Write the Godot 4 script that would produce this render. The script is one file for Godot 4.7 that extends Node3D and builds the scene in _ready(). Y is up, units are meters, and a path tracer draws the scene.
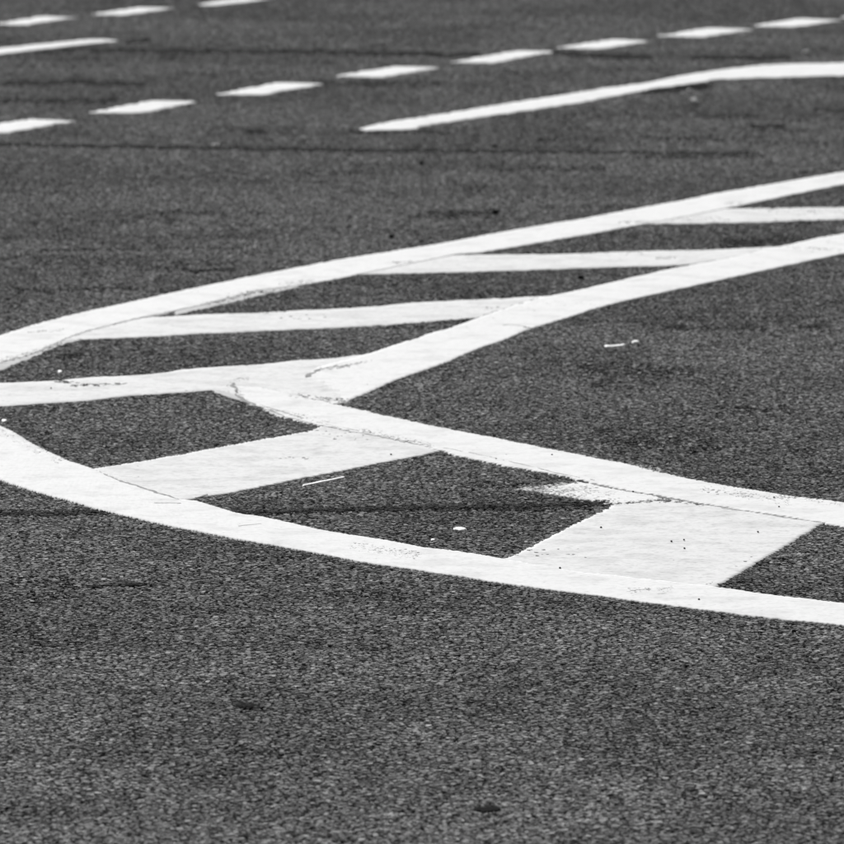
extends Node3D
# A monochrome view, through a long lens, along an asphalt road with white painted hatching.
# Pixels of the photograph (844 x 844) give directions; the distance of everything comes from the road plane.

const CAM_H := 1.6            # height of the lens above the road, metres
const FPX := 7949.0           # focal length in photograph pixels
const DIP := 902.0            # pixels from the picture's centre up to the horizon
const HALF := 422.0
const STONE_TOP := 0.0036     # usual height of the stones' tops above the binder

var rng := RandomNumberGenerator.new()
var fine := FastNoiseLite.new()
var broad := FastNoiseLite.new()
var names := {}
var paint_mat: StandardMaterial3D
var stripe_mat: StandardMaterial3D
var worn_mat: StandardMaterial3D
var black_mat: StandardMaterial3D
var dark_grey_mat: StandardMaterial3D
var grain_xf: Array[Transform3D] = []
var grain_col := PackedColorArray()
var road: Node3D

# ---------------------------------------------------------------- placing

func spot(px: float, py: float, y := STONE_TOP) -> Vector2:
	# the point (x, z) of the level y that the photograph shows at this pixel
	var s := py - HALF + DIP
	var h := CAM_H - y
	var d2 := FPX * FPX + DIP * DIP
	return Vector2(h * (px - HALF) / s * sqrt(d2) / FPX, -(h * d2 / FPX / s - h * DIP / FPX))

func spots(a: Array, y: float, down := 0.0) -> PackedVector2Array:
	# pixels to places; `down` takes back what the blur of the far lines added to their outline
	var out := PackedVector2Array()
	for k in range(0, a.size(), 2):
		out.append(spot(a[k], a[k + 1] + down * clampf((330.0 - a[k + 1]) / 230.0, 0.0, 1.0), y))
	return out

func resample(line: PackedVector2Array, n: int) -> PackedVector2Array:
	# n points evenly along a polyline whose corners are rounded by a Catmull-Rom curve
	var dense := PackedVector2Array()
	for i in line.size() - 1:
		var a := line[maxi(i - 1, 0)]
		var b := line[i]
		var c := line[i + 1]
		var d := line[mini(i + 2, line.size() - 1)]
		for k in 12:
			var t := k / 12.0
			var p := b.cubic_interpolate(c, b - (c - a) * 0.0 if false else a, d, t)
			var q := b.lerp(c, t)
			dense.append(q.lerp(p, 0.5))
	dense.append(line[line.size() - 1])
	var along := PackedFloat32Array([0.0])
	for i in dense.size() - 1:
		along.append(along[i] + dense[i].distance_to(dense[i + 1]))
	var total := along[along.size() - 1]
	var out := PackedVector2Array()
	var j := 0
	for k in n:
		var want := total * k / (n - 1)
		while j < dense.size() - 2 and along[j + 1] < want:
			j += 1
		var span := maxf(along[j + 1] - along[j], 1e-9)
		out.append(dense[j].lerp(dense[j + 1], clampf((want - along[j]) / span, 0.0, 1.0)))
	return out

func length_of(line: PackedVector2Array) -> float:
	var l := 0.0
	for i in line.size() - 1:
		l += line[i].distance_to(line[i + 1])
	return l

# ---------------------------------------------------------------- naming

func called(base: String) -> String:
	var n: int = names.get(base, 0)
	names[base] = n + 1
	return base if n == 0 else "%s_%03d" % [base, n]

func mesh_node(base: String, mesh: Mesh, mat: Material, parent: Node = self) -> MeshInstance3D:
	var o := MeshInstance3D.new()
	o.name = called(base) if parent == self else base
	o.mesh = mesh
	o.material_override = mat
	o.cast_shadow = GeometryInstance3D.SHADOW_CASTING_SETTING_ON
	parent.add_child(o, true)
	return o

func tag(o: Node, label: String, category: String, group := "") -> void:
	o.set_meta("label", label)
	o.set_meta("category", category)
	if group != "":
		o.set_meta("group", group)

func thing(base: String, label: String, category: String) -> Node3D:
	var o := Node3D.new()
	o.name = called(base)
	add_child(o)
	tag(o, label, category)
	return o

# ---------------------------------------------------------------- shapes

func sheet(upper: Array, lower: Array, y: float, ragged := 0.007, step := 0.012, across := 12, y_start := -1.0, ramp := 1.0) -> ArrayMesh:
	# a film of paint between two edges given in photograph pixels: an uneven skin with ragged, rounded rims
	var a := spots(upper, y, 0.9)
	var b := spots(lower, y, -0.9)
	var n := clampi(int(maxf(length_of(a), length_of(b)) / step), 6, 2600)
	a = resample(a, n)
	b = resample(b, n)
	var seed_shift := rng.randf() * 400.0
	var v := PackedVector3Array()
	var w := across + 3
	for i in n:
		var p := a[i]
		var q := b[i]
		var dir := (q - p)
		var wide := dir.length()
		dir = dir / maxf(wide, 1e-6)
		var amount := minf(ragged, wide * 0.35)
		var e1 := edge_noise(p, seed_shift) * amount
		var e2 := edge_noise(q, seed_shift + 90.0) * amount
		# the two ends of the film are ragged as well
		var endk := 0.0
		if i == 0 or i == n - 1:
			endk = ragged
		p += dir * e1
		q += dir * e2
		for k in w:
			var t := clampf((k - 1.0) / across, 0.0, 1.0)
			var at := p.lerp(q, t)
			var top := y
			if y_start >= 0.0:
				top = lerpf(y_start, y, minf(1.0, float(i) / (n - 1) / ramp))
			var lift := 0.00022 * fine.get_noise_2d(at.x * 70.0, at.y * 70.0) + 0.0005 * broad.get_noise_2d(at.x * 9.0, at.y * 9.0)
			var h := top + lift
			if k == 0 or k == w - 1 or i == 0 or i == n - 1:
				h = -0.0005
				var out_by := 0.0015
				if k == 0: at -= dir * out_by
				if k == w - 1: at += dir * out_by
			elif k == 1 or k == w - 2:
				h = top + lift - 0.0003
			if endk > 0.0:
				at += Vector2(fine.get_noise_2d(at.x * 70.0, at.y * 70.0), fine.get_noise_2d(at.y * 70.0, at.x * 70.0 + 50.0)) * endk * 0.6
			v.append(Vector3(at.x, h, at.y))
	var idx := PackedInt32Array()
	for i in n - 1:
		for k in w - 1:
			var o := i * w + k
			idx.append_array([o, o + 1, o + w, o + 1, o + w + 1, o + w])
	return commit(v, idx, true)

func edge_noise(p: Vector2, shift: float) -> float:
	return 0.3 * fine.get_noise_2d(p.x * 14.0 + shift, p.y * 14.0) + 0.7 * fine.get_noise_2d(p.x * 130.0 - shift, p.y * 130.0)

func commit(v: PackedVector3Array, idx: PackedInt32Array, smooth: bool) -> ArrayMesh:
	var arr := []
	arr.resize(Mesh.ARRAY_MAX)
	arr[Mesh.ARRAY_VERTEX] = v
	arr[Mesh.ARRAY_INDEX] = idx
	if smooth:
		var nm := PackedVector3Array()
		nm.resize(v.size())
		for k in range(0, idx.size(), 3):
			var f := (v[idx[k + 2]] - v[idx[k]]).cross(v[idx[k + 1]] - v[idx[k]])
			if f.y < 0.0:
				var other := idx[k + 1]
				idx[k + 1] = idx[k + 2]
				idx[k + 2] = other
				f = -f
			nm[idx[k]] += f
			nm[idx[k + 1]] += f
			nm[idx[k + 2]] += f
		for k in nm.size():
			nm[k] = nm[k].normalized()
			if nm[k].y < 0.0: nm[k] = -nm[k]
			if nm[k].length() < 0.5: nm[k] = Vector3.UP
		arr[Mesh.ARRAY_NORMAL] = nm
	var m := ArrayMesh.new()
	m.add_surface_from_arrays(Mesh.PRIMITIVE_TRIANGLES, arr)
	return m

func strips(line: Array, wide: float, y: float, broken := 0.0, step := 0.006) -> Array:
	# a thin uneven ribbon along a polyline of pixels, as separate pieces that taper out where the noise interrupts it
	var c := spots(line, y)
	var n := clampi(int(length_of(c) / step), 6, 3000)
	c = resample(c, n)
	var shift := rng.randf() * 500.0
	var out := []
	var v := PackedVector3Array()
	for i in n + 1:
		var half := 0.0
		if i < n:
			var t := float(i) / (n - 1)
			var f := 0.5 + 0.45 * fine.get_noise_2d(c[i].x * 18.0 + shift, c[i].y * 9.0) + 0.3 * fine.get_noise_2d(c[i].x * 90.0 - shift, c[i].y * 50.0)
			half = wide * 0.5 * (f - broken) / (1.0 - broken) * 1.6 * minf(1.0, minf(t, 1.0 - t) * 9.0 + 0.05)
		if half <= wide * 0.03:
			if v.size() >= 12:
				var idx := PackedInt32Array()
				for o in range(0, v.size() - 4, 4):
					for k in 3:
						idx.append_array([o + k, o + k + 1, o + 4 + k, o + k + 1, o + 5 + k, o + 4 + k])
				out.append(commit(v, idx, true))
			v = PackedVector3Array()
			continue
		var dir := (c[mini(i + 1, n - 1)] - c[maxi(i - 1, 0)]).normalized()
		var side := Vector2(-dir.y, dir.x)
		var mid := c[i] + side * wide * 0.5 * fine.get_noise_2d(c[i].x * 25.0 - shift, c[i].y * 14.0)
		for k in [-1.0, -0.6, 0.6, 1.0]:
			v.append(Vector3(mid.x + side.x * half * k, y - (0.0012 if absf(k) > 0.9 else 0.0), mid.y + side.y * half * k))
	return out

func pebble(sx: float, sy: float, sz: float, sharp := 0.35) -> ArrayMesh:
	# an uneven little stone or flake resting on y = 0
	var v := PackedVector3Array()
	var idx := PackedInt32Array()
	var rings := 5
	var sides := 9
	var shift := rng.randf() * 300.0
	for r in rings:
		var a := PI * (r + 0.5) / rings
		for s in sides:
			var b := TAU * s / sides
			var d := Vector3(sin(a) * cos(b), cos(a), sin(a) * sin(b))
			var k := 1.0 + sharp * fine.get_noise_3d(d.x * 14.0 + shift, d.y * 14.0, d.z * 14.0)
			v.append(Vector3(d.x * sx * k, maxf(d.y * k, -0.9) * sy + sy * 0.9, d.z * sz * k))
	for r in rings - 1:
		for s in sides:
			var o := r * sides + s
			var o2 := r * sides + (s + 1) % sides
			idx.append_array([o, o2, o + sides, o2, o2 + sides, o + sides])
	for s in range(1, sides - 1):
		idx.append_array([0, s + 1, s])
		var z := (rings - 1) * sides
		idx.append_array([z, z + s, z + s + 1])
	return commit(v, idx, false)

# ---------------------------------------------------------------- the road's stones

func stone_points(v: PackedVector3Array, idx: PackedInt32Array, at: Vector2, r: float, h: float, tilt: float, stretch: float) -> void:
	var sides := 6
	var o := v.size()
	var turn := rng.randf() * TAU
	var lean := Vector2.from_angle(rng.randf() * TAU) * tilt
	var shrink := rng.randf_range(0.68, 0.93)
	var axis := Vector2.from_angle(rng.randf() * TAU)
	var rad := PackedFloat32Array()
	for s in sides:
		rad.append(r * rng.randf_range(0.78, 1.2))
	for s in sides:
		var d := Vector2.from_angle(turn + TAU * (s + rng.randf_range(-0.25, 0.25)) / sides) * rad[s]
		d += axis * d.dot(axis) * stretch
		v.append(Vector3(at.x + d.x, -0.0004, at.y + d.y))
	for s in sides:
		var b := v[o + s]
		var d := Vector2(b.x - at.x, b.z - at.y) * shrink
		v.append(Vector3(at.x + d.x, h + d.dot(lean), at.y + d.y))
	for s in sides:
		var s2 := (s + 1) % sides
		idx.append_array([o + s, o + sides + s, o + s2, o + s2, o + sides + s, o + sides + s2])
	for s in range(1, sides - 1):
		idx.append_array([o + sides, o + sides + s + 1, o + sides + s])

func stone_grey() -> float:
	# grey of one stone: binder-coated, worn or bare pale rock
	var u := rng.randf()
	if u < 0.18: return rng.randf_range(0.045, 0.120)
	if u < 0.75: return rng.randf_range(0.135, 0.280)
	if u < 0.97: return rng.randf_range(0.280, 0.440)
	return rng.randf_range(0.38, 0.62)

func stone_height() -> float:
	return clampf(rng.randfn(0.0030, 0.00036), 0.0014, 0.0039)

func tile_mesh(size: float, cells: int, tone: float) -> ArrayMesh:
	var v := PackedVector3Array()
	var idx := PackedInt32Array()
	var col := PackedColorArray()
	var c := size / cells
	for i in cells:
		for j in cells:
			var at := Vector2((i + 0.5 + rng.randf_range(-0.58, 0.58)) * c - size / 2, (j + 0.5 + rng.randf_range(-0.58, 0.58)) * c - size / 2)
			if rng.randf() < 0.05:
				continue
			stone_points(v, idx, at, c * (rng.randf_range(0.66, 0.95) if rng.randf() < 0.18 else rng.randf_range(0.38, 0.68)), stone_height(), rng.randf_range(0.0, 0.16), rng.randf_range(0.0, 0.3))
			var g := stone_grey() * tone
			for k in 12:
				col.append(Color(g, g, g))
	var arr := []
	arr.resize(Mesh.ARRAY_MAX)
	arr[Mesh.ARRAY_VERTEX] = v
	arr[Mesh.ARRAY_INDEX] = idx
	arr[Mesh.ARRAY_COLOR] = col
	var m := ArrayMesh.new()
	m.add_surface_from_arrays(Mesh.PRIMITIVE_TRIANGLES, arr)
	return m

func grain(at: Vector2, grey: float, h: float, r: float) -> void:
	# one further stone, coated with tar or with paint, set a hair prouder than its neighbours
	var b := Basis(Vector3.UP, rng.randf() * TAU).scaled(Vector3(r, h, r))
	grain_xf.append(Transform3D(b, Vector3(at.x, 0.0, at.y)))
	grain_col.append(Color(grey, grey, grey))

func smear(line: Array, wide_px: float, density: float, lo: float, hi: float, prouder := 0.0011) -> void:
	# tar-blackened (or paint-whitened) stones in a soft-edged band along a polyline of pixels, wide_px tall in the photograph
	for k in range(0, line.size() - 2, 2):
		var a := Vector2(line[k], line[k + 1])
		var b := Vector2(line[k + 2], line[k + 3])
		var mid := (a + b) * 0.5
		var s := mid.y - HALF + DIP
		var mm_x := CAM_H / s
		var mm_y := CAM_H * 8000.0 / (s * s)
		var area := absf(b.x - a.x) * mm_x * wide_px * mm_y
		var count := int(area * density / 0.00003)
		for i in count:
			var t := rng.randf()
			var p := a.lerp(b, t)
			var off := (rng.randf() + rng.randf() - 1.0) * wide_px * 0.75 + wide_px * 0.3 * fine.get_noise_2d(p.x * 0.03, 7.0)
			var lump := fine.get_noise_2d(p.x * 0.06, (p.y + off) * 0.35) + 0.5 * fine.get_noise_2d(p.x * 0.2, (p.y + off) * 0.9)
			if lump < -0.12 and rng.randf() < 0.75:
				continue
			grain(spot(p.x, p.y + off), rng.randf_range(lo, hi), stone_height() + prouder, rng.randf_range(0.0028, 0.0042))

# ---------------------------------------------------------------- materials

func grey_image(n: int, fill: Callable) -> ImageTexture:
	var im := Image.create(n, n, true, Image.FORMAT_RGB8)
	for y in n:
		for x in n:
			var g: float = fill.call(x, y)
			im.set_pixel(x, y, Color(g, g, g))
	im.generate_mipmaps()
	return ImageTexture.create_from_image(im)

func seamless(n: int, freq: float, sd: int, octaves := 4) -> Image:
	var f := FastNoiseLite.new()
	f.seed = sd
	f.noise_type = FastNoiseLite.TYPE_SIMPLEX_SMOOTH
	f.frequency = freq
	f.fractal_octaves = octaves
	return f.get_seamless_image(n, n)

func srgb(g: float) -> Color:
	return Color(g, g, g).linear_to_srgb()

func make_materials() -> void:
	var n := 768
	var smudge := seamless(n, 0.012, 5, 5)
	var mottle := seamless(n, 0.05, 8, 3)
	var speck := seamless(n, 0.16, 11, 2)
	var tex := grey_image(n, func(x, y):
		var a: float = smudge.get_pixel(x, y).r
		var b: float = mottle.get_pixel(x, y).r
		var c: float = speck.get_pixel(x, y).r
		var g := 0.985 - 0.05 * smoothstep(0.5, 0.85, a) - 0.05 * smoothstep(0.5, 0.9, b) - 0.06 * smoothstep(0.45, 0.95, c)
		if c > 0.88: g -= 0.2
		return g)
	paint_mat = StandardMaterial3D.new()
	paint_mat.albedo_color = srgb(0.83)
	paint_mat.albedo_texture = tex
	paint_mat.uv1_triplanar = true
	paint_mat.uv1_world_triplanar = true
	paint_mat.uv1_scale = Vector3(0.8, 1.0, 1.0)
	paint_mat.roughness = 0.85
	paint_mat.metallic_specular = 0.25
	stripe_mat = paint_mat.duplicate()
	stripe_mat.albedo_color = srgb(0.78)
	stripe_mat.albedo_texture = grey_image(n, func(x, y):
		var a: float = smudge.get_pixel(y, x).r
		var b: float = mottle.get_pixel(y, x).r
		var c: float = speck.get_pixel(y, x).r
		return 0.99 - 0.06 * smoothstep(0.42, 0.85, a) - 0.09 * smoothstep(0.45, 0.95, b) - 0.10 * smoothstep(0.45, 0.95, c))
	worn_mat = paint_mat.duplicate()
	worn_mat.albedo_color = srgb(0.55)
	black_mat = StandardMaterial3D.new()
	black_mat.albedo_color = srgb(0.018)
	black_mat.roughness = 1.0
	black_mat.metallic_specular = 0.05
	dark_grey_mat = StandardMaterial3D.new()
	dark_grey_mat.albedo_color = srgb(0.22)
	dark_grey_mat.roughness = 0.95

# ---------------------------------------------------------------- the scene

func _ready() -> void:
	rng.seed = 20240611
	fine.seed = 3
	fine.noise_type = FastNoiseLite.TYPE_SIMPLEX
	fine.frequency = 1.0
	fine.fractal_octaves = 2
	broad.seed = 9
	broad.frequency = 1.0
	broad.fractal_octaves = 2

	# camera
	var cam := Camera3D.new()
	cam.name = "camera"
	cam.position = Vector3(0, CAM_H, 0)
	cam.rotation = Vector3(-atan(DIP / FPX), 0, 0)
	var lens := CameraAttributesPhysical.new()
	lens.frustum_focal_length = 12.0 * FPX / HALF
	lens.frustum_focus_distance = 12.1
	lens.frustum_near = 0.1
	lens.frustum_far = 900.0
	lens.exposure_aperture = 13.0
	cam.attributes = lens
	cam.fov = rad_to_deg(2.0 * atan(HALF / FPX))
	cam.near = 0.1
	cam.far = 900.0
	add_child(cam)

	# sky, light, exposure
	var env := Environment.new()
	env.background_mode = Environment.BG_SKY
	var sky_mat := ProceduralSkyMaterial.new()
	sky_mat.sky_top_color = Color(0.34, 0.34, 0.34)
	sky_mat.sky_horizon_color = Color(0.46, 0.46, 0.46)
	sky_mat.ground_bottom_color = Color(0.25, 0.25, 0.25)
	sky_mat.ground_horizon_color = Color(0.6, 0.6, 0.6)
	sky_mat.sky_curve = 0.15
	var sky := Sky.new()
	sky.sky_material = sky_mat
	env.sky = sky
	env.tonemap_mode = Environment.TONE_MAPPER_LINEAR
	env.tonemap_exposure = 1.15
	env.sdfgi_enabled = true
	env.ssao_enabled = true
	env.ssil_enabled = true
	var world := WorldEnvironment.new()
	world.name = "world_environment"
	world.environment = env
	add_child(world)
	var sun := DirectionalLight3D.new()
	sun.name = "sun"
	sun.light_energy = 1.6
	sun.light_angular_distance = 0.5
	sun.shadow_enabled = true
	sun.light_color = Color(1, 1, 1)
	add_child(sun)
	sun.look_at_from_position(Vector3(-1.5, 2.9, -4.7), Vector3.ZERO)

	make_materials()
	build_road()
	build_near_hatching()
	build_far_hatching()
	build_far_lines()
	build_wear()
	build_litter()
	commit_grains()

func build_road() -> void:
	var binder := StandardMaterial3D.new()
	var coarse := seamless(512, 0.09, 21, 3)
	binder.albedo_texture = grey_image(512, func(x, y): return 0.10 + 0.10 * coarse.get_pixel(x, y).r)
	binder.uv1_triplanar = true
	binder.uv1_world_triplanar = true
	binder.uv1_scale = Vector3(1.7, 1.7, 1.7)
	binder.roughness = 0.9
	var plane := PlaneMesh.new()
	plane.size = Vector2(800, 800)
	road = mesh_node("road", plane, binder)
	road.set_meta("kind", "structure")
	var rock := StandardMaterial3D.new()
	rock.vertex_color_use_as_albedo = true
	rock.roughness = 0.9
	rock.metallic_specular = 0.0
	# small random patches of stones, turned and mixed; older and fresher patches of the surface differ a little in tone
	var size := 0.125
	var kinds := 14
	var tones := [0.86, 0.95, 1.05]
	var lists := []
	for k in kinds * 3:
		lists.append([])
	for i in range(-30, 31):
		for j in range(48, 268):
			var at := Vector3(i * size, 0, -j * size)
			var m := broad.get_noise_2d(at.x * 0.8, at.z * 0.8) + 0.6 * fine.get_noise_2d(at.x * 1.6, at.z * 1.6) + rng.randf_range(-0.12, 0.12)
			var tone := 0 if m < -0.16 else (1 if m < 0.16 else 2)
			lists[tone * kinds + rng.randi() % kinds].append(Transform3D(Basis(Vector3.UP, PI / 2 * (rng.randi() % 4)), at))
	for k in kinds * 3:
		var mm := MultiMesh.new()
		mm.transform_format = MultiMesh.TRANSFORM_3D
		mm.mesh = tile_mesh(size, 22, tones[k / kinds])
		mm.instance_count = lists[k].size()
		for i in lists[k].size():
			mm.set_instance_transform(i, lists[k][i])
		var o := MultiMeshInstance3D.new()
		o.name = "aggregate"
		o.multimesh = mm
		o.material_override = rock
		o.set_meta("kind", "stuff")
		road.add_child(o, true)

func commit_grains() -> void:
	var rock := StandardMaterial3D.new()
	rock.vertex_color_use_as_albedo = true
	rock.roughness = 0.9
	rock.metallic_specular = 0.15
	var v := PackedVector3Array()
	var idx := PackedInt32Array()
	stone_points(v, idx, Vector2.ZERO, 1.0, 1.0, 0.1, 0.1)
	var mm := MultiMesh.new()
	mm.transform_format = MultiMesh.TRANSFORM_3D
	mm.use_colors = true
	mm.mesh = commit(v, idx, false)
	mm.instance_count = grain_xf.size()
	for i in grain_xf.size():
		mm.set_instance_transform(i, grain_xf[i])
		mm.set_instance_color(i, grain_col[i])
	var o := MultiMeshInstance3D.new()
	o.name = "coated_aggregate"
	o.multimesh = mm
	o.material_override = rock
	o.set_meta("kind", "stuff")
	road.add_child(o, true)
	print("coated stones ", grain_xf.size())

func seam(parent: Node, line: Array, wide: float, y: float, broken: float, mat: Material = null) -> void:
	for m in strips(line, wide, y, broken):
		mesh_node("seam", m, mat if mat else dark_grey_mat, parent)

func scuff(parent: Node, line: Array, wide: float, y: float, broken: float, mat: Material = null) -> void:
	for m in strips(line, wide, y, broken, 0.004):
		mesh_node("scuff", m, mat if mat else dark_grey_mat, parent)

func build_near_hatching() -> void:
	var t := thing("hatched_marking", "white hatched island with two very broad slanting stripes beside a dark road crack", "road marking")
	# broad stripes
	mesh_node("stripe", sheet([90, 470, 94.5, 468.6, 166, 457, 220, 447, 261.5, 439.5, 309, 431.2, 322, 426, 345, 424],
		[170, 503, 200, 497.7, 246, 489.7, 273, 483.9, 319, 475.1, 376.5, 463.8, 415, 456.3, 433.7, 452.5, 452, 447], 0.0044, 0.009, 0.005, 44), stripe_mat, t)
	mesh_node("stripe", sheet([490, 563, 511, 556.4, 528, 548.6, 546, 539, 580, 521.8, 610, 507.2, 622, 500.5, 640, 495],
		[700, 594, 716.4, 586.5, 770, 554.7, 795, 539.8, 823, 523.2, 832, 517], 0.0044, 0.008, 0.005, 50), stripe_mat, t)
	# border between the two hatched fields
	mesh_node("border_line", sheet([262, 387, 300, 395.5, 340, 404.9, 365, 410.7, 390, 416.5, 423, 423.5, 456, 430, 510, 440.7, 559.5, 450.6, 600, 458.6, 630, 464.1, 653, 470.5, 679.5, 476.5, 719, 484, 787, 495.3, 843, 502, 960, 523, 1150, 553],
		[236.5, 386, 245, 400, 281, 416.3, 309.5, 422.9, 340, 428.7, 359, 432, 406, 440.8, 433, 448, 456, 455, 479, 460, 510, 466.3, 560, 475, 580, 479.8, 633, 491.5, 663, 496, 696, 502.3, 747, 510.7, 820, 521.9, 843, 526.5, 960, 546, 1150, 575], 0.0053, 0.009, 0.005, 26), paint_mat, t)
	# outer border
	mesh_node("border_line", sheet([-110, 380, -60, 398, -25, 413, 0, 425.5, 14.9, 432.2, 33.2, 443.8, 66.3, 459.5, 94.5, 469, 149.8, 490.2, 181, 499.4, 196.6, 500.5, 216.5, 506.3, 238, 513, 263, 516.5, 296, 523.7, 319.3, 529.2, 353, 534.8, 386, 539.8, 419.5, 546.2, 459, 551, 499.7, 558, 580, 571.5, 716, 586.5, 770, 594.2, 843, 602.8, 960, 617, 1150, 638],
		[-130, 420, -90, 441, -45, 461, 0, 479.3, 33, 490.5, 66, 499.3, 99.5, 509, 166, 524.7, 225, 536.3, 271, 544.6, 320, 553.4, 369.8, 563, 409.6, 568.8, 459, 576, 490, 581.3, 539.5, 588, 580, 593.2, 646, 602.2, 719, 611.3, 770, 618.1, 843, 625, 960, 639, 1150, 660], 0.0050, 0.009, 0.005, 26), paint_mat, t)
	# dark grey ribbons along the joints between the layers of paint
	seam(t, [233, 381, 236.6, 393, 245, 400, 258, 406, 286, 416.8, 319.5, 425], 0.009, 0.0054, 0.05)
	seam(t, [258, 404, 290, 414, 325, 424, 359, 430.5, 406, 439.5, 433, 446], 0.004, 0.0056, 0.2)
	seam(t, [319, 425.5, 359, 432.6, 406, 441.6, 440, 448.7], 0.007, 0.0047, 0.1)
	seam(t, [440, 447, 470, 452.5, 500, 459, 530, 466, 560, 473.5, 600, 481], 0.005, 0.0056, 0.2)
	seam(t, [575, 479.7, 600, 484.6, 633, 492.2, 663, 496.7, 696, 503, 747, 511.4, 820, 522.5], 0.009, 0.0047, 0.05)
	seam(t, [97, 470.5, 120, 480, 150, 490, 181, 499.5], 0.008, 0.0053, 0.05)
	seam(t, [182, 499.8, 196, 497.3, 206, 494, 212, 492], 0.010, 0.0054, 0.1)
	for s in [[632, 591, 640, 589.2, 652, 588.2], [655, 589.3, 665, 587.8, 676, 587.6], [648, 593.4, 658, 593.8, 668, 592.8], [236, 526, 246, 524.4, 262, 523], [154, 502.5, 168, 502.2, 182, 503.3]]:
		scuff(t, s, 0.012, 0.0054, 0.2, worn_mat)
	# stones that come through where the paint is worn
	worn([617, 503.5, 640, 501.5, 668, 500.3, 690, 502.3, 702, 504], 4.0, 520, 0.03, 0.30, 0.0045)
	worn([352, 546, 385, 551, 420, 556], 9.0, 170, 0.68, 0.84, 0.0051)
	worn([702, 488, 745, 494.5, 790, 503], 8.0, 170, 0.66, 0.84, 0.0054)
	worn([632, 590.5, 655, 589.5, 674, 589], 5.0, 70, 0.50, 0.72, 0.0051)
	worn([0, 432, 30, 446, 60, 462], 8.0, 140, 0.65, 0.82, 0.0051)
	worn([250, 405, 290, 414, 330, 422], 5.0, 112, 0.55, 0.77, 0.0054)
	worn([360, 430, 400, 438, 432, 446], 5.0, 100, 0.66, 0.82, 0.0054)
	worn([640, 466, 660, 470.5], 4.0, 84, 0.45, 0.77, 0.0054)
	worn([770, 494, 843, 505], 3.0, 112, 0.45, 0.77, 0.0054)

func worn(line: Array, wide_px: float, count: int, lo: float, hi: float, top: float) -> void:
	# stones laid bare in clusters where traffic has worn the paint
	var pts := PackedVector2Array()
	for k in range(0, line.size(), 2):
		pts.append(Vector2(line[k], line[k + 1]))
	var along := resample(pts, 64)
	var made := 0
	var tries := 0
	while made < count and tries < count * 6:
		tries += 1
		var p := along[rng.randi() % 64]
		var x := p.x + rng.randf_range(-4, 4)
		var y := p.y + (rng.randf() + rng.randf() - 1.0) * wide_px * 0.6
		if fine.get_noise_2d(x * 0.09 + 40.0, y * 0.6) < 0.05 or fine.get_noise_2d(x * 0.3, y * 1.5) < -0.1:
			continue
		made += 1
		grain(spot(x, y, top), rng.randf_range(lo, hi), top + rng.randf_range(-0.0002, 0.00015), rng.randf_range(0.0012, 0.0034))

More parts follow.
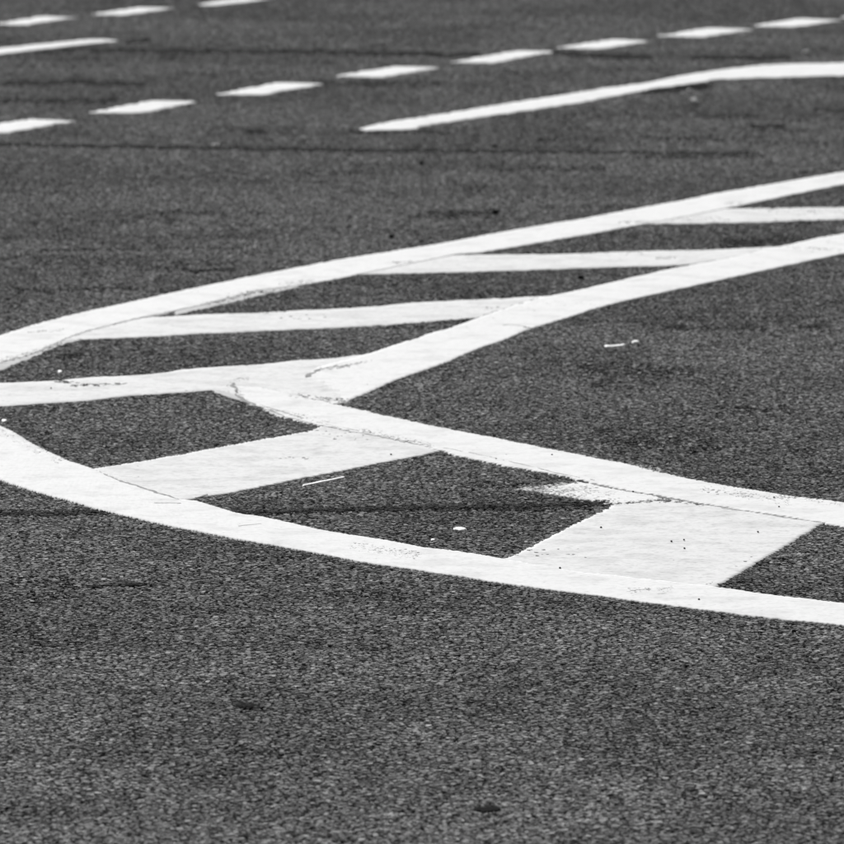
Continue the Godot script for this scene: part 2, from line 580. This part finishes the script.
func build_far_hatching() -> void:
	var t := thing("hatched_marking", "white hatched island with narrow nearly parallel stripes inside a long curved border", "road marking")
	var lo := 0.0044
	mesh_node("stripe", sheet([-160, 388, -80, 386, 0, 382.8, 56, 380.3, 83, 377.8, 139, 374.8, 165, 372.4, 186, 369.1, 220, 366.5, 259, 364, 286, 361.6, 303, 359.6, 326, 359, 340, 357.1, 366, 353.8, 400, 347],
		[-160, 411, -80, 409, 0, 406, 50, 402.8, 83, 400.6, 100, 399, 125, 395.7, 166, 393.2, 211, 390.2, 224, 391.5, 245, 396, 285, 400, 330, 401, 352, 396], lo, 0.008), stripe_mat, t)
	mesh_node("stripe", sheet([60, 338, 100, 327.5, 139, 319, 153, 317, 176.4, 315.8, 219.5, 313.5, 259, 312.7, 290, 310.4, 340, 308.4, 379, 305.8, 406, 303.2, 440, 301, 506, 297.9, 543, 295.9, 556, 295.5],
		[62, 341, 81, 339.3, 139, 337.2, 186, 334, 259, 331, 306, 328.7, 379, 325.3, 440, 320.6, 479, 317.3, 492, 314], lo, 0.012), stripe_mat, t)
	mesh_node("stripe", sheet([380, 258, 430, 255.5, 456, 254.7, 506, 254.2, 579, 253.2, 626, 251, 699, 249.6, 770, 246.5, 784, 245.6, 800, 244],
		[345, 276.5, 356, 274.6, 406, 273.3, 479, 271.6, 560, 269, 626, 266.7, 666, 265.7, 694, 264, 706, 262], lo, 0.014), stripe_mat, t)
	mesh_node("stripe", sheet([690, 208.8, 729, 208, 770, 207.5, 843, 206.4, 980, 204],
		[638, 225, 648, 224, 699, 223.4, 770, 222, 843, 219.7, 980, 216.5], lo, 0.016), stripe_mat, t)
	# worn fringes along the long border: thin old paint with the stones showing through
	mesh_node("worn_fringe", sheet([-40, 376, 0, 356, 33, 348, 62, 336], [-40, 391, 0, 370.3, 33, 357.5, 60, 345, 84, 339.5], 0.0043, 0.02), worn_mat, t)
	mesh_node("worn_fringe", sheet([172, 308, 203, 300, 236, 291.5, 259, 286, 300, 279], [174, 315.3, 203, 308.9, 236, 301.4, 259, 295.6, 300, 287], 0.0043, 0.02), worn_mat, t)
	mesh_node("worn_fringe", sheet([210, 389, 236, 385, 240, 384], [214, 392, 236, 399, 246, 402], 0.0041, 0.01), worn_mat, t)
	mesh_node("worn_fringe", sheet([318, 393, 333, 396, 350, 396], [318, 399, 336, 404, 352, 401], 0.0039, 0.01), worn_mat, t)
	mesh_node("border_line", sheet([-150, 388, -60, 355, 0, 335, 37, 323.7, 79.6, 312.8, 120, 304, 139, 299.7, 203, 285.7, 259, 274.4, 290, 268.6, 339.5, 259, 390, 251, 440, 243, 506, 230.7, 556, 222.4, 579, 218.6, 626, 209.8, 696, 197, 704, 194.8, 762, 184.8, 843, 171, 980, 148, 1150, 120],
		[-120, 408, -50, 384, 0, 363, 33, 353.7, 70, 337, 100, 327.2, 139, 318, 175, 310.5, 203, 304.7, 236, 296.3, 259, 290.2, 290, 286.5, 323, 281.4, 354, 275.4, 380, 270, 456, 254.7, 481, 252.5, 523, 245.6, 579, 236, 601, 232.2, 641, 224.7, 690, 216, 729, 208, 754, 203, 803, 192.8, 843, 185, 980, 161, 1150, 131], 0.0051, 0.010, 0.010, 20), paint_mat, t)
	mesh_node("border_line", sheet([303, 378, 316, 368, 340, 361, 365, 354.5, 389.8, 346.3, 419.6, 337.2, 433, 332.2, 449.5, 328.1, 479, 317.3, 506, 307.8, 539.5, 297.2, 552.8, 295.2, 579, 289.6, 626, 278.6, 666, 269.5, 694, 264, 729, 257.6, 783.6, 245.2, 820, 237, 843, 233, 980, 204, 1150, 170],
		[330, 405, 345, 401, 365, 393.6, 394.7, 380.3, 423, 370.4, 448, 361.3, 479, 348, 505, 339.3, 531, 328.5, 579, 314.1, 592, 309.3, 634.6, 298.5, 704, 283.5, 754, 272.7, 803.5, 262, 843, 253.7, 980, 226, 1150, 192], 0.0050, 0.010, 0.010, 20, 0.0038, 0.035), paint_mat, t)
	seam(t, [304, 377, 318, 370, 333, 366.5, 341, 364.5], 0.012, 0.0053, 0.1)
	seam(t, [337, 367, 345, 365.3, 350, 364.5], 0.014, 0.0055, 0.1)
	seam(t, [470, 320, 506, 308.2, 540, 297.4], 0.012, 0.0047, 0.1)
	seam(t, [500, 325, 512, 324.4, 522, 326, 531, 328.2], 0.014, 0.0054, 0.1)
	seam(t, [74, 335.5, 100, 327.6, 139, 318.6, 175, 311], 0.012, 0.0046, 0.1, worn_mat)
	seam(t, [704, 264, 729, 258.2, 784, 246], 0.014, 0.0046, 0.2, worn_mat)
	seam(t, [380, 262, 410, 260.5, 440, 256.5, 456, 254.9], 0.014, 0.0046, 0.2, worn_mat)
	worn([57, 381.2, 66, 382, 76, 383], 2.0, 160, 0.03, 0.25, 0.0045)
	worn([74, 386, 86, 385, 100, 384.6, 124, 383.6], 2.4, 330, 0.03, 0.25, 0.0045)
	worn([230, 386, 234, 380, 246, 378.6], 3.0, 91, 0.45, 0.72, 0.0045)
	worn([290, 395, 320, 398, 345, 400], 4.0, 90, 0.62, 0.77, 0.0053)
	worn([316, 370, 345, 366, 370, 361], 3.0, 112, 0.55, 0.77, 0.0053)
	worn([280, 284, 300, 281.5, 312, 281], 4.0, 140, 0.65, 0.82, 0.0053)
	worn([30, 332, 62, 329.5], 3.0, 112, 0.75, 0.82, 0.0053)
	worn([60, 343, 33, 352, 0, 361], 4.0, 230, 0.60, 0.82, 0.0052)
	worn([203, 304, 236, 296, 259, 290], 4.0, 294, 0.60, 0.82, 0.0052)
	worn([395, 262.5, 412, 261.4], 2.0, 62, 0.65, 0.82, 0.0053)
	worn([620, 222.5, 645, 221.6], 2.5, 140, 0.60, 0.82, 0.0053)
	worn([726, 203, 740, 202.4], 3.0, 112, 0.70, 0.82, 0.0053)
	worn([655, 258, 672, 257.5], 3.0, 112, 0.70, 0.82, 0.0046)
	worn([790, 247, 843, 250], 3.0, 112, 0.65, 0.82, 0.0052)

func build_far_lines() -> void:
	var m := mesh_node("edge_line", sheet([357.4, 127.6, 393, 120.3, 440, 113.5, 506, 102.4, 579, 91.3, 608, 86.6, 641, 82.5, 690, 73, 729.6, 67.6, 768, 63.5, 843, 61.6, 980, 59],
		[362, 131, 413, 129.7, 423, 126.2, 469, 119.5, 519.6, 112, 579, 103.4, 616, 96.3, 643, 91.3, 655, 88.6, 668.5, 87.5, 704, 82.3, 718.3, 79.7, 769.4, 78.2, 843, 76.1, 980, 73.5], 0.0049, 0.02, 0.02, 10), paint_mat)
	tag(m, "long solid white line that bends where it leaves the wide hatching behind", "road marking")
	m = mesh_node("edge_line", sheet([-120, 62, 0, 47.3, 74.6, 39.5, 99.5, 38, 121, 39.6], [-120, 70, 0, 54.7, 49.8, 48.9, 90, 44.3, 121, 41.4], 0.0049, 0.02, 0.02, 10), paint_mat)
	tag(m, "solid white line ending between the two rows of short dashes", "road marking")
	var row := [[[-44, 130.5], [6, 133.2], [75, 121.3], [32, 117.7]], [[88, 111.5], [141, 113.6], [201, 101.8], [156, 99.2]], [[215, 93.6], [264.7, 95.2], [323, 84.2], [281, 81]],
		[[336, 74.9], [382.2, 78], [440, 68], [398, 65]], [[452, 61.1], [493, 63.6], [557, 51.7], [518, 49.4]], [[555.5, 46.7], [601.4, 49.6], [652, 41.6], [616, 37.9]],
		[[659, 34.9], [702.6, 37.6], [754, 30], [711, 26.5]], [[752, 24.9], [793.7, 27.6], [843, 20.8], [800.8, 17]], [[838, 16.6], [880, 19], [926, 12.6], [886, 9]]]
	for d in row:
		var o := mesh_node("lane_dash", sheet([d[0][0], d[0][1], d[3][0], d[3][1]], [d[1][0], d[1][1], d[2][0], d[2][1]], 0.0049, 0.022, 0.015, 10), paint_mat)
		tag(o, "short white dash in the row running beside the bending solid line", "road marking", "dashes beside the bending solid line")
	for d in [[[-6, 23], [25, 25.6], [76, 18.2], [45, 15]], [[90, 13.4], [123, 15.6], [175, 8.8], [141.6, 6]], [[195, 3.8], [217, 6], [276, -1], [242, -3.2]]]:
		var o := mesh_node("lane_dash", sheet([d[0][0], d[0][1], d[3][0], d[3][1]], [d[1][0], d[1][1], d[2][0], d[2][1]], 0.0049, 0.022, 0.015, 10), paint_mat)
		tag(o, "short white dash in the row beyond the solid line that ends", "road marking", "dashes beyond the ending solid line")

func build_wear() -> void:
	# the near crack: dark stones with a black ribbon along the core
	var crack := [-120, 516, 0, 513.5, 30, 513, 60, 512.6, 104, 511]
	var crack2 := [232, 511.5, 280, 512, 330, 509.6, 373, 508.4, 420, 508, 466, 507.4, 526, 506.4, 570, 505, 600, 503, 618, 502]
	smear(crack, 4.6, 2.3, 0.010, 0.045, 0.0011)
	smear(crack2, 4.4, 2.2, 0.010, 0.045, 0.0011)
	smear([480, 510, 540, 509.5, 590, 508], 2.0, 0.8, 0.012, 0.04)
	for c in [crack, crack2]:
		for m in strips(c, 0.012, 0.0046, 0.2):
			mesh_node("black_ribbon", m, black_mat, road)
	# far joints across the road
	for j in [[[-60, 143.5, 0, 144, 100, 146, 215, 148, 350, 150, 420, 150.5], 3.0, 1.1], [[420, 150.5, 560, 152, 660, 152.5, 750, 153], 2.6, 0.7],
			[[90, 50, 165, 51, 270, 51.5, 340, 52], 3.2, 0.9], [[163, 51, 180, 51, 196, 51.3], 4.0, 2.0], [[340, 52, 370, 53, 450, 55, 480, 54.5], 3.6, 1.6], [[552, 52, 580, 55, 620, 57, 652, 57.5], 4.2, 1.2],
			[[690, 57, 740, 57.5, 790, 58], 3.0, 1.1], [[0, 83, 30, 83, 75, 81, 100, 83, 145, 84], 4.0, 0.9], [[64, 81, 78, 81], 4.0, 1.3], [[0, 101, 60, 101, 120, 100], 5.0, 0.5],
			[[243, 130.5, 265, 130.8], 4.0, 1.5], [[752, 126, 768, 126.5, 784, 126], 4.0, 1.5], [[428, 213, 470, 212.6, 496, 212.5], 4.0, 1.0], [[720, 243, 750, 243, 800, 240], 9.0, 0.6], [[730, 242, 760, 242], 4.5, 0.8],
			[[126, 41.5, 148, 40], 3.2, 2.0], [[40, 52, 90, 47.5], 2.0, 1.2], [[0, 290, 60, 289, 140, 288], 3.0, 0.5], [[190, 271, 235, 269.5], 3.0, 0.8], [[160, 291, 178, 290.5], 3.0, 1.0],
			[[56, 356, 82, 355.5], 4.0, 1.3], [[90, 585.6, 102, 586], 2.6, 3.0], [[122, 584.8, 144, 583.5], 2.6, 3.0], [[60, 586.5, 150, 584], 3.0, 0.5], [[234, 704.5, 262, 706], 5.0, 3.2], [[160, 105.5, 190, 104], 3.0, 0.8],
			[[665, 326, 684, 325], 3.0, 1.4], [[800, 326, 820, 325.6], 3.0, 1.3], [[590, 385, 603, 384.6], 3.0, 1.2], [[795, 450, 815, 450.5], 3.0, 1.4], [[580, 368, 640, 370, 700, 372], 8.0, 0.35], [[600, 440, 720, 446], 10.0, 0.2]]:
		smear(j[0], j[1], j[2], 0.012, 0.055)
	# the tar edge below the bending solid line
	for m in strips([643, 92.6, 658, 90.6, 672, 89.4, 690, 86.5, 706, 83.2], 0.10, 0.0047, 0.0):
		mesh_node("black_ribbon", m, black_mat, road)
	# broad streaks of blackened stones in the far lanes
	for k in 80:
		var y := 30.0 + 300.0 * pow(rng.randf(), 0.8)
		var x := rng.randf_range(-60, 880)
		var l := rng.randf_range(20, 130)
		smear([x, y, x + l, y + rng.randf_range(-1.5, 1.5)], rng.randf_range(2.0, 6.0), rng.randf_range(0.10, 0.28), 0.02, 0.08)
	for k in 60:
		var y := 380.0 + 460.0 * rng.randf()
		var x := rng.randf_range(-60, 880)
		var l := rng.randf_range(20, 90)
		smear([x, y, x + l, y + rng.randf_range(-1.5, 1.5)], rng.randf_range(3.0, 9.0), rng.randf_range(0.08, 0.25), 0.015, 0.06)
	# paint-whitened stones at the faded corner of the broad stripe
	for k in 1000:
		var a := sqrt(rng.randf())
		var x := lerpf(512, 636, a)
		var top := lerpf(489, 492, clampf((x - 578) / 57, 0, 1)) if x > 578 else lerpf(489, 481, clampf((x - 512) / 66, 0, 1))
		var bot := lerpf(490, 503, clampf((x - 523) / 80, 0, 1))
		grain(spot(x, lerpf(top, bot, rng.randf())), rng.randf_range(0.65, 0.85), stone_height() + 0.0006, rng.randf_range(0.0024, 0.004))
	mesh_node("worn_paint", sheet([540, 487.5, 560, 485, 580, 481.5, 600, 485.5, 633, 492, 660, 497], [543, 491.5, 563, 495, 590, 500, 606, 503.5, 640, 502, 662, 500], 0.0046, 0.02, 0.006, 14, 0.0031, 0.8), paint_mat, road)

func flake(base: String, poly: Array, label: String, mat: Material, y := 0.0047) -> void:
	var o := mesh_node(base, sheet(poly[0], poly[1], y, 0.002, 0.004, 4), mat)
	tag(o, label, "debris")

func build_litter() -> void:
	var white := StandardMaterial3D.new()
	white.albedo_color = srgb(0.82)
	white.roughness = 0.7
	flake("paint_flake", [[603, 344.6, 612, 344.9, 626, 343.4], [604, 346.2, 614, 346.3, 626, 345]], "slim white flake lying on bare asphalt, longer of a pair", white)
	flake("paint_flake", [[631, 342, 635, 339.8, 640, 340.2], [632, 342.8, 636, 341.6, 640, 341.6]], "small white flake at the end of a longer one on asphalt", white)
	flake("paint_flake", [[301.6, 484.6, 320, 480.7, 345.7, 475.8], [302, 485.7, 322, 481.8, 346, 476.7]], "thin straight white sliver below the edge of a broad stripe", white)
	flake("paint_flake", [[452, 527.8, 459, 526.5, 467.5, 527.6], [453, 528.8, 460, 529.8, 467.5, 529]], "white flake below the crack, larger of two inside the hatching", white)
	flake("paint_flake", [[430, 538.6, 433, 538.2, 436, 538.8], [430.5, 539.6, 433, 539.9, 436, 539.5]], "tiny white flake near the outer border inside the hatching", white)
	flake("paint_flake", [[1, 419.5, 4, 418.8, 8, 419.6], [1.5, 421, 4, 421.4, 8, 420.8]], "small white flake beside the pointed nose of the hatching", white)
	flake("paint_flake", [[57, 370.4, 60, 369.8, 63, 370.4], [57.5, 371.6, 60, 372, 63, 371.4]], "tiny white flake between long border and first narrow stripe", white)
	var pale := StandardMaterial3D.new()
	pale.albedo_color = srgb(0.80)
	pale.roughness = 0.8
	var dark := StandardMaterial3D.new()
	dark.albedo_color = srgb(0.02)
	dark.roughness = 1.0
	dark.metallic_specular = 0.1
	var list := [[690, 93, 0.011, pale, "pale pebble just below the bending solid line, smaller of two", "pebble"], [695, 104.5, 0.017, pale, "pale flat pebble below the bending line, larger of two", "pebble"],
		[806, 54, 0.012, pale, "pale round pebble between the dashes and the bending solid line", "pebble"], [216, 147.3, 0.010, pale, "pale pebble lying on the dark joint across the road", "pebble"],
		[304, 139.5, 0.009, pale, "grey pebble beside the start of the bending solid line", "pebble"],
		[421.5, 164, 0.007, dark, "black pebble alone beyond the dark joint and long border", "pebble"], [495, 213.4, 0.009, dark, "black pebble at the end of a dark tar streak", "pebble"], [391.5, 237.6, 0.007, dark, "black pebble close beside the long curved border line", "pebble"],
		[494.5, 147, 0.007, dark, "black pebble on the dark joint across the road", "pebble"], [581, 278.5, 0.007, dark, "black pebble between two narrow white stripes", "pebble"]]
	for p in list:
		var o := mesh_node("pebble", pebble(p[2], p[2] * 0.62, p[2]), p[3])
		var at := spot(p[0], p[1], 0.004)
		o.position = Vector3(at.x, 0.0026, at.y)
		tag(o, p[4], "pebble")
	# flattened tar blot in front
	var blot := mesh_node("tar_blot", sheet([473, 808.5, 480, 806.8, 490, 806.2, 501, 807.6], [473.5, 809.5, 482, 811.2, 492, 811.4, 501, 809.2], 0.0046, 0.012, 0.003, 6), black_mat)
	tag(blot, "flat oval black tar blot alone on bare asphalt", "stain")
	for b in [[[234, 704.2, 244, 702.6, 252, 703.4, 262, 704.6], [235, 706, 246, 708, 254, 707, 262, 706.4], "ragged black tar smear on bare asphalt, far from any paint"],
			[[121, 584.4, 133, 583.0, 145, 582.6], [122, 585.8, 134, 585.4, 145, 584.2], "thin black tar sliver outside the outer border, longer of two"],
			[[90, 585.2, 97, 584.4, 104, 585.2], [91, 586.6, 97, 587.2, 104, 586.6], "thin black tar sliver outside the outer border, shorter of two"]]:
		var o := mesh_node("tar_blot", sheet(b[0], b[1], 0.0048, 0.014, 0.003, 4), black_mat)
		tag(o, b[2], "stain")
	for p in [[671.5, 541.0], [684, 539.5], [684.5, 548], [758, 531.5], [699, 599], [560, 567.5], [552, 454.5], [496, 458.5], [633, 491.3], [391, 454], [51, 387.8], [779, 506.5], [774, 497], [601, 527]]:
		var o := mesh_node("speck", pebble(0.0017, 0.0012, 0.003), dark)
		var at := spot(p[0], p[1], 0.006)
		o.position = Vector3(at.x, 0.0046, at.y)
		tag(o, "tiny black grit speck lying on white paint", "grit", "grit specks on the paint")
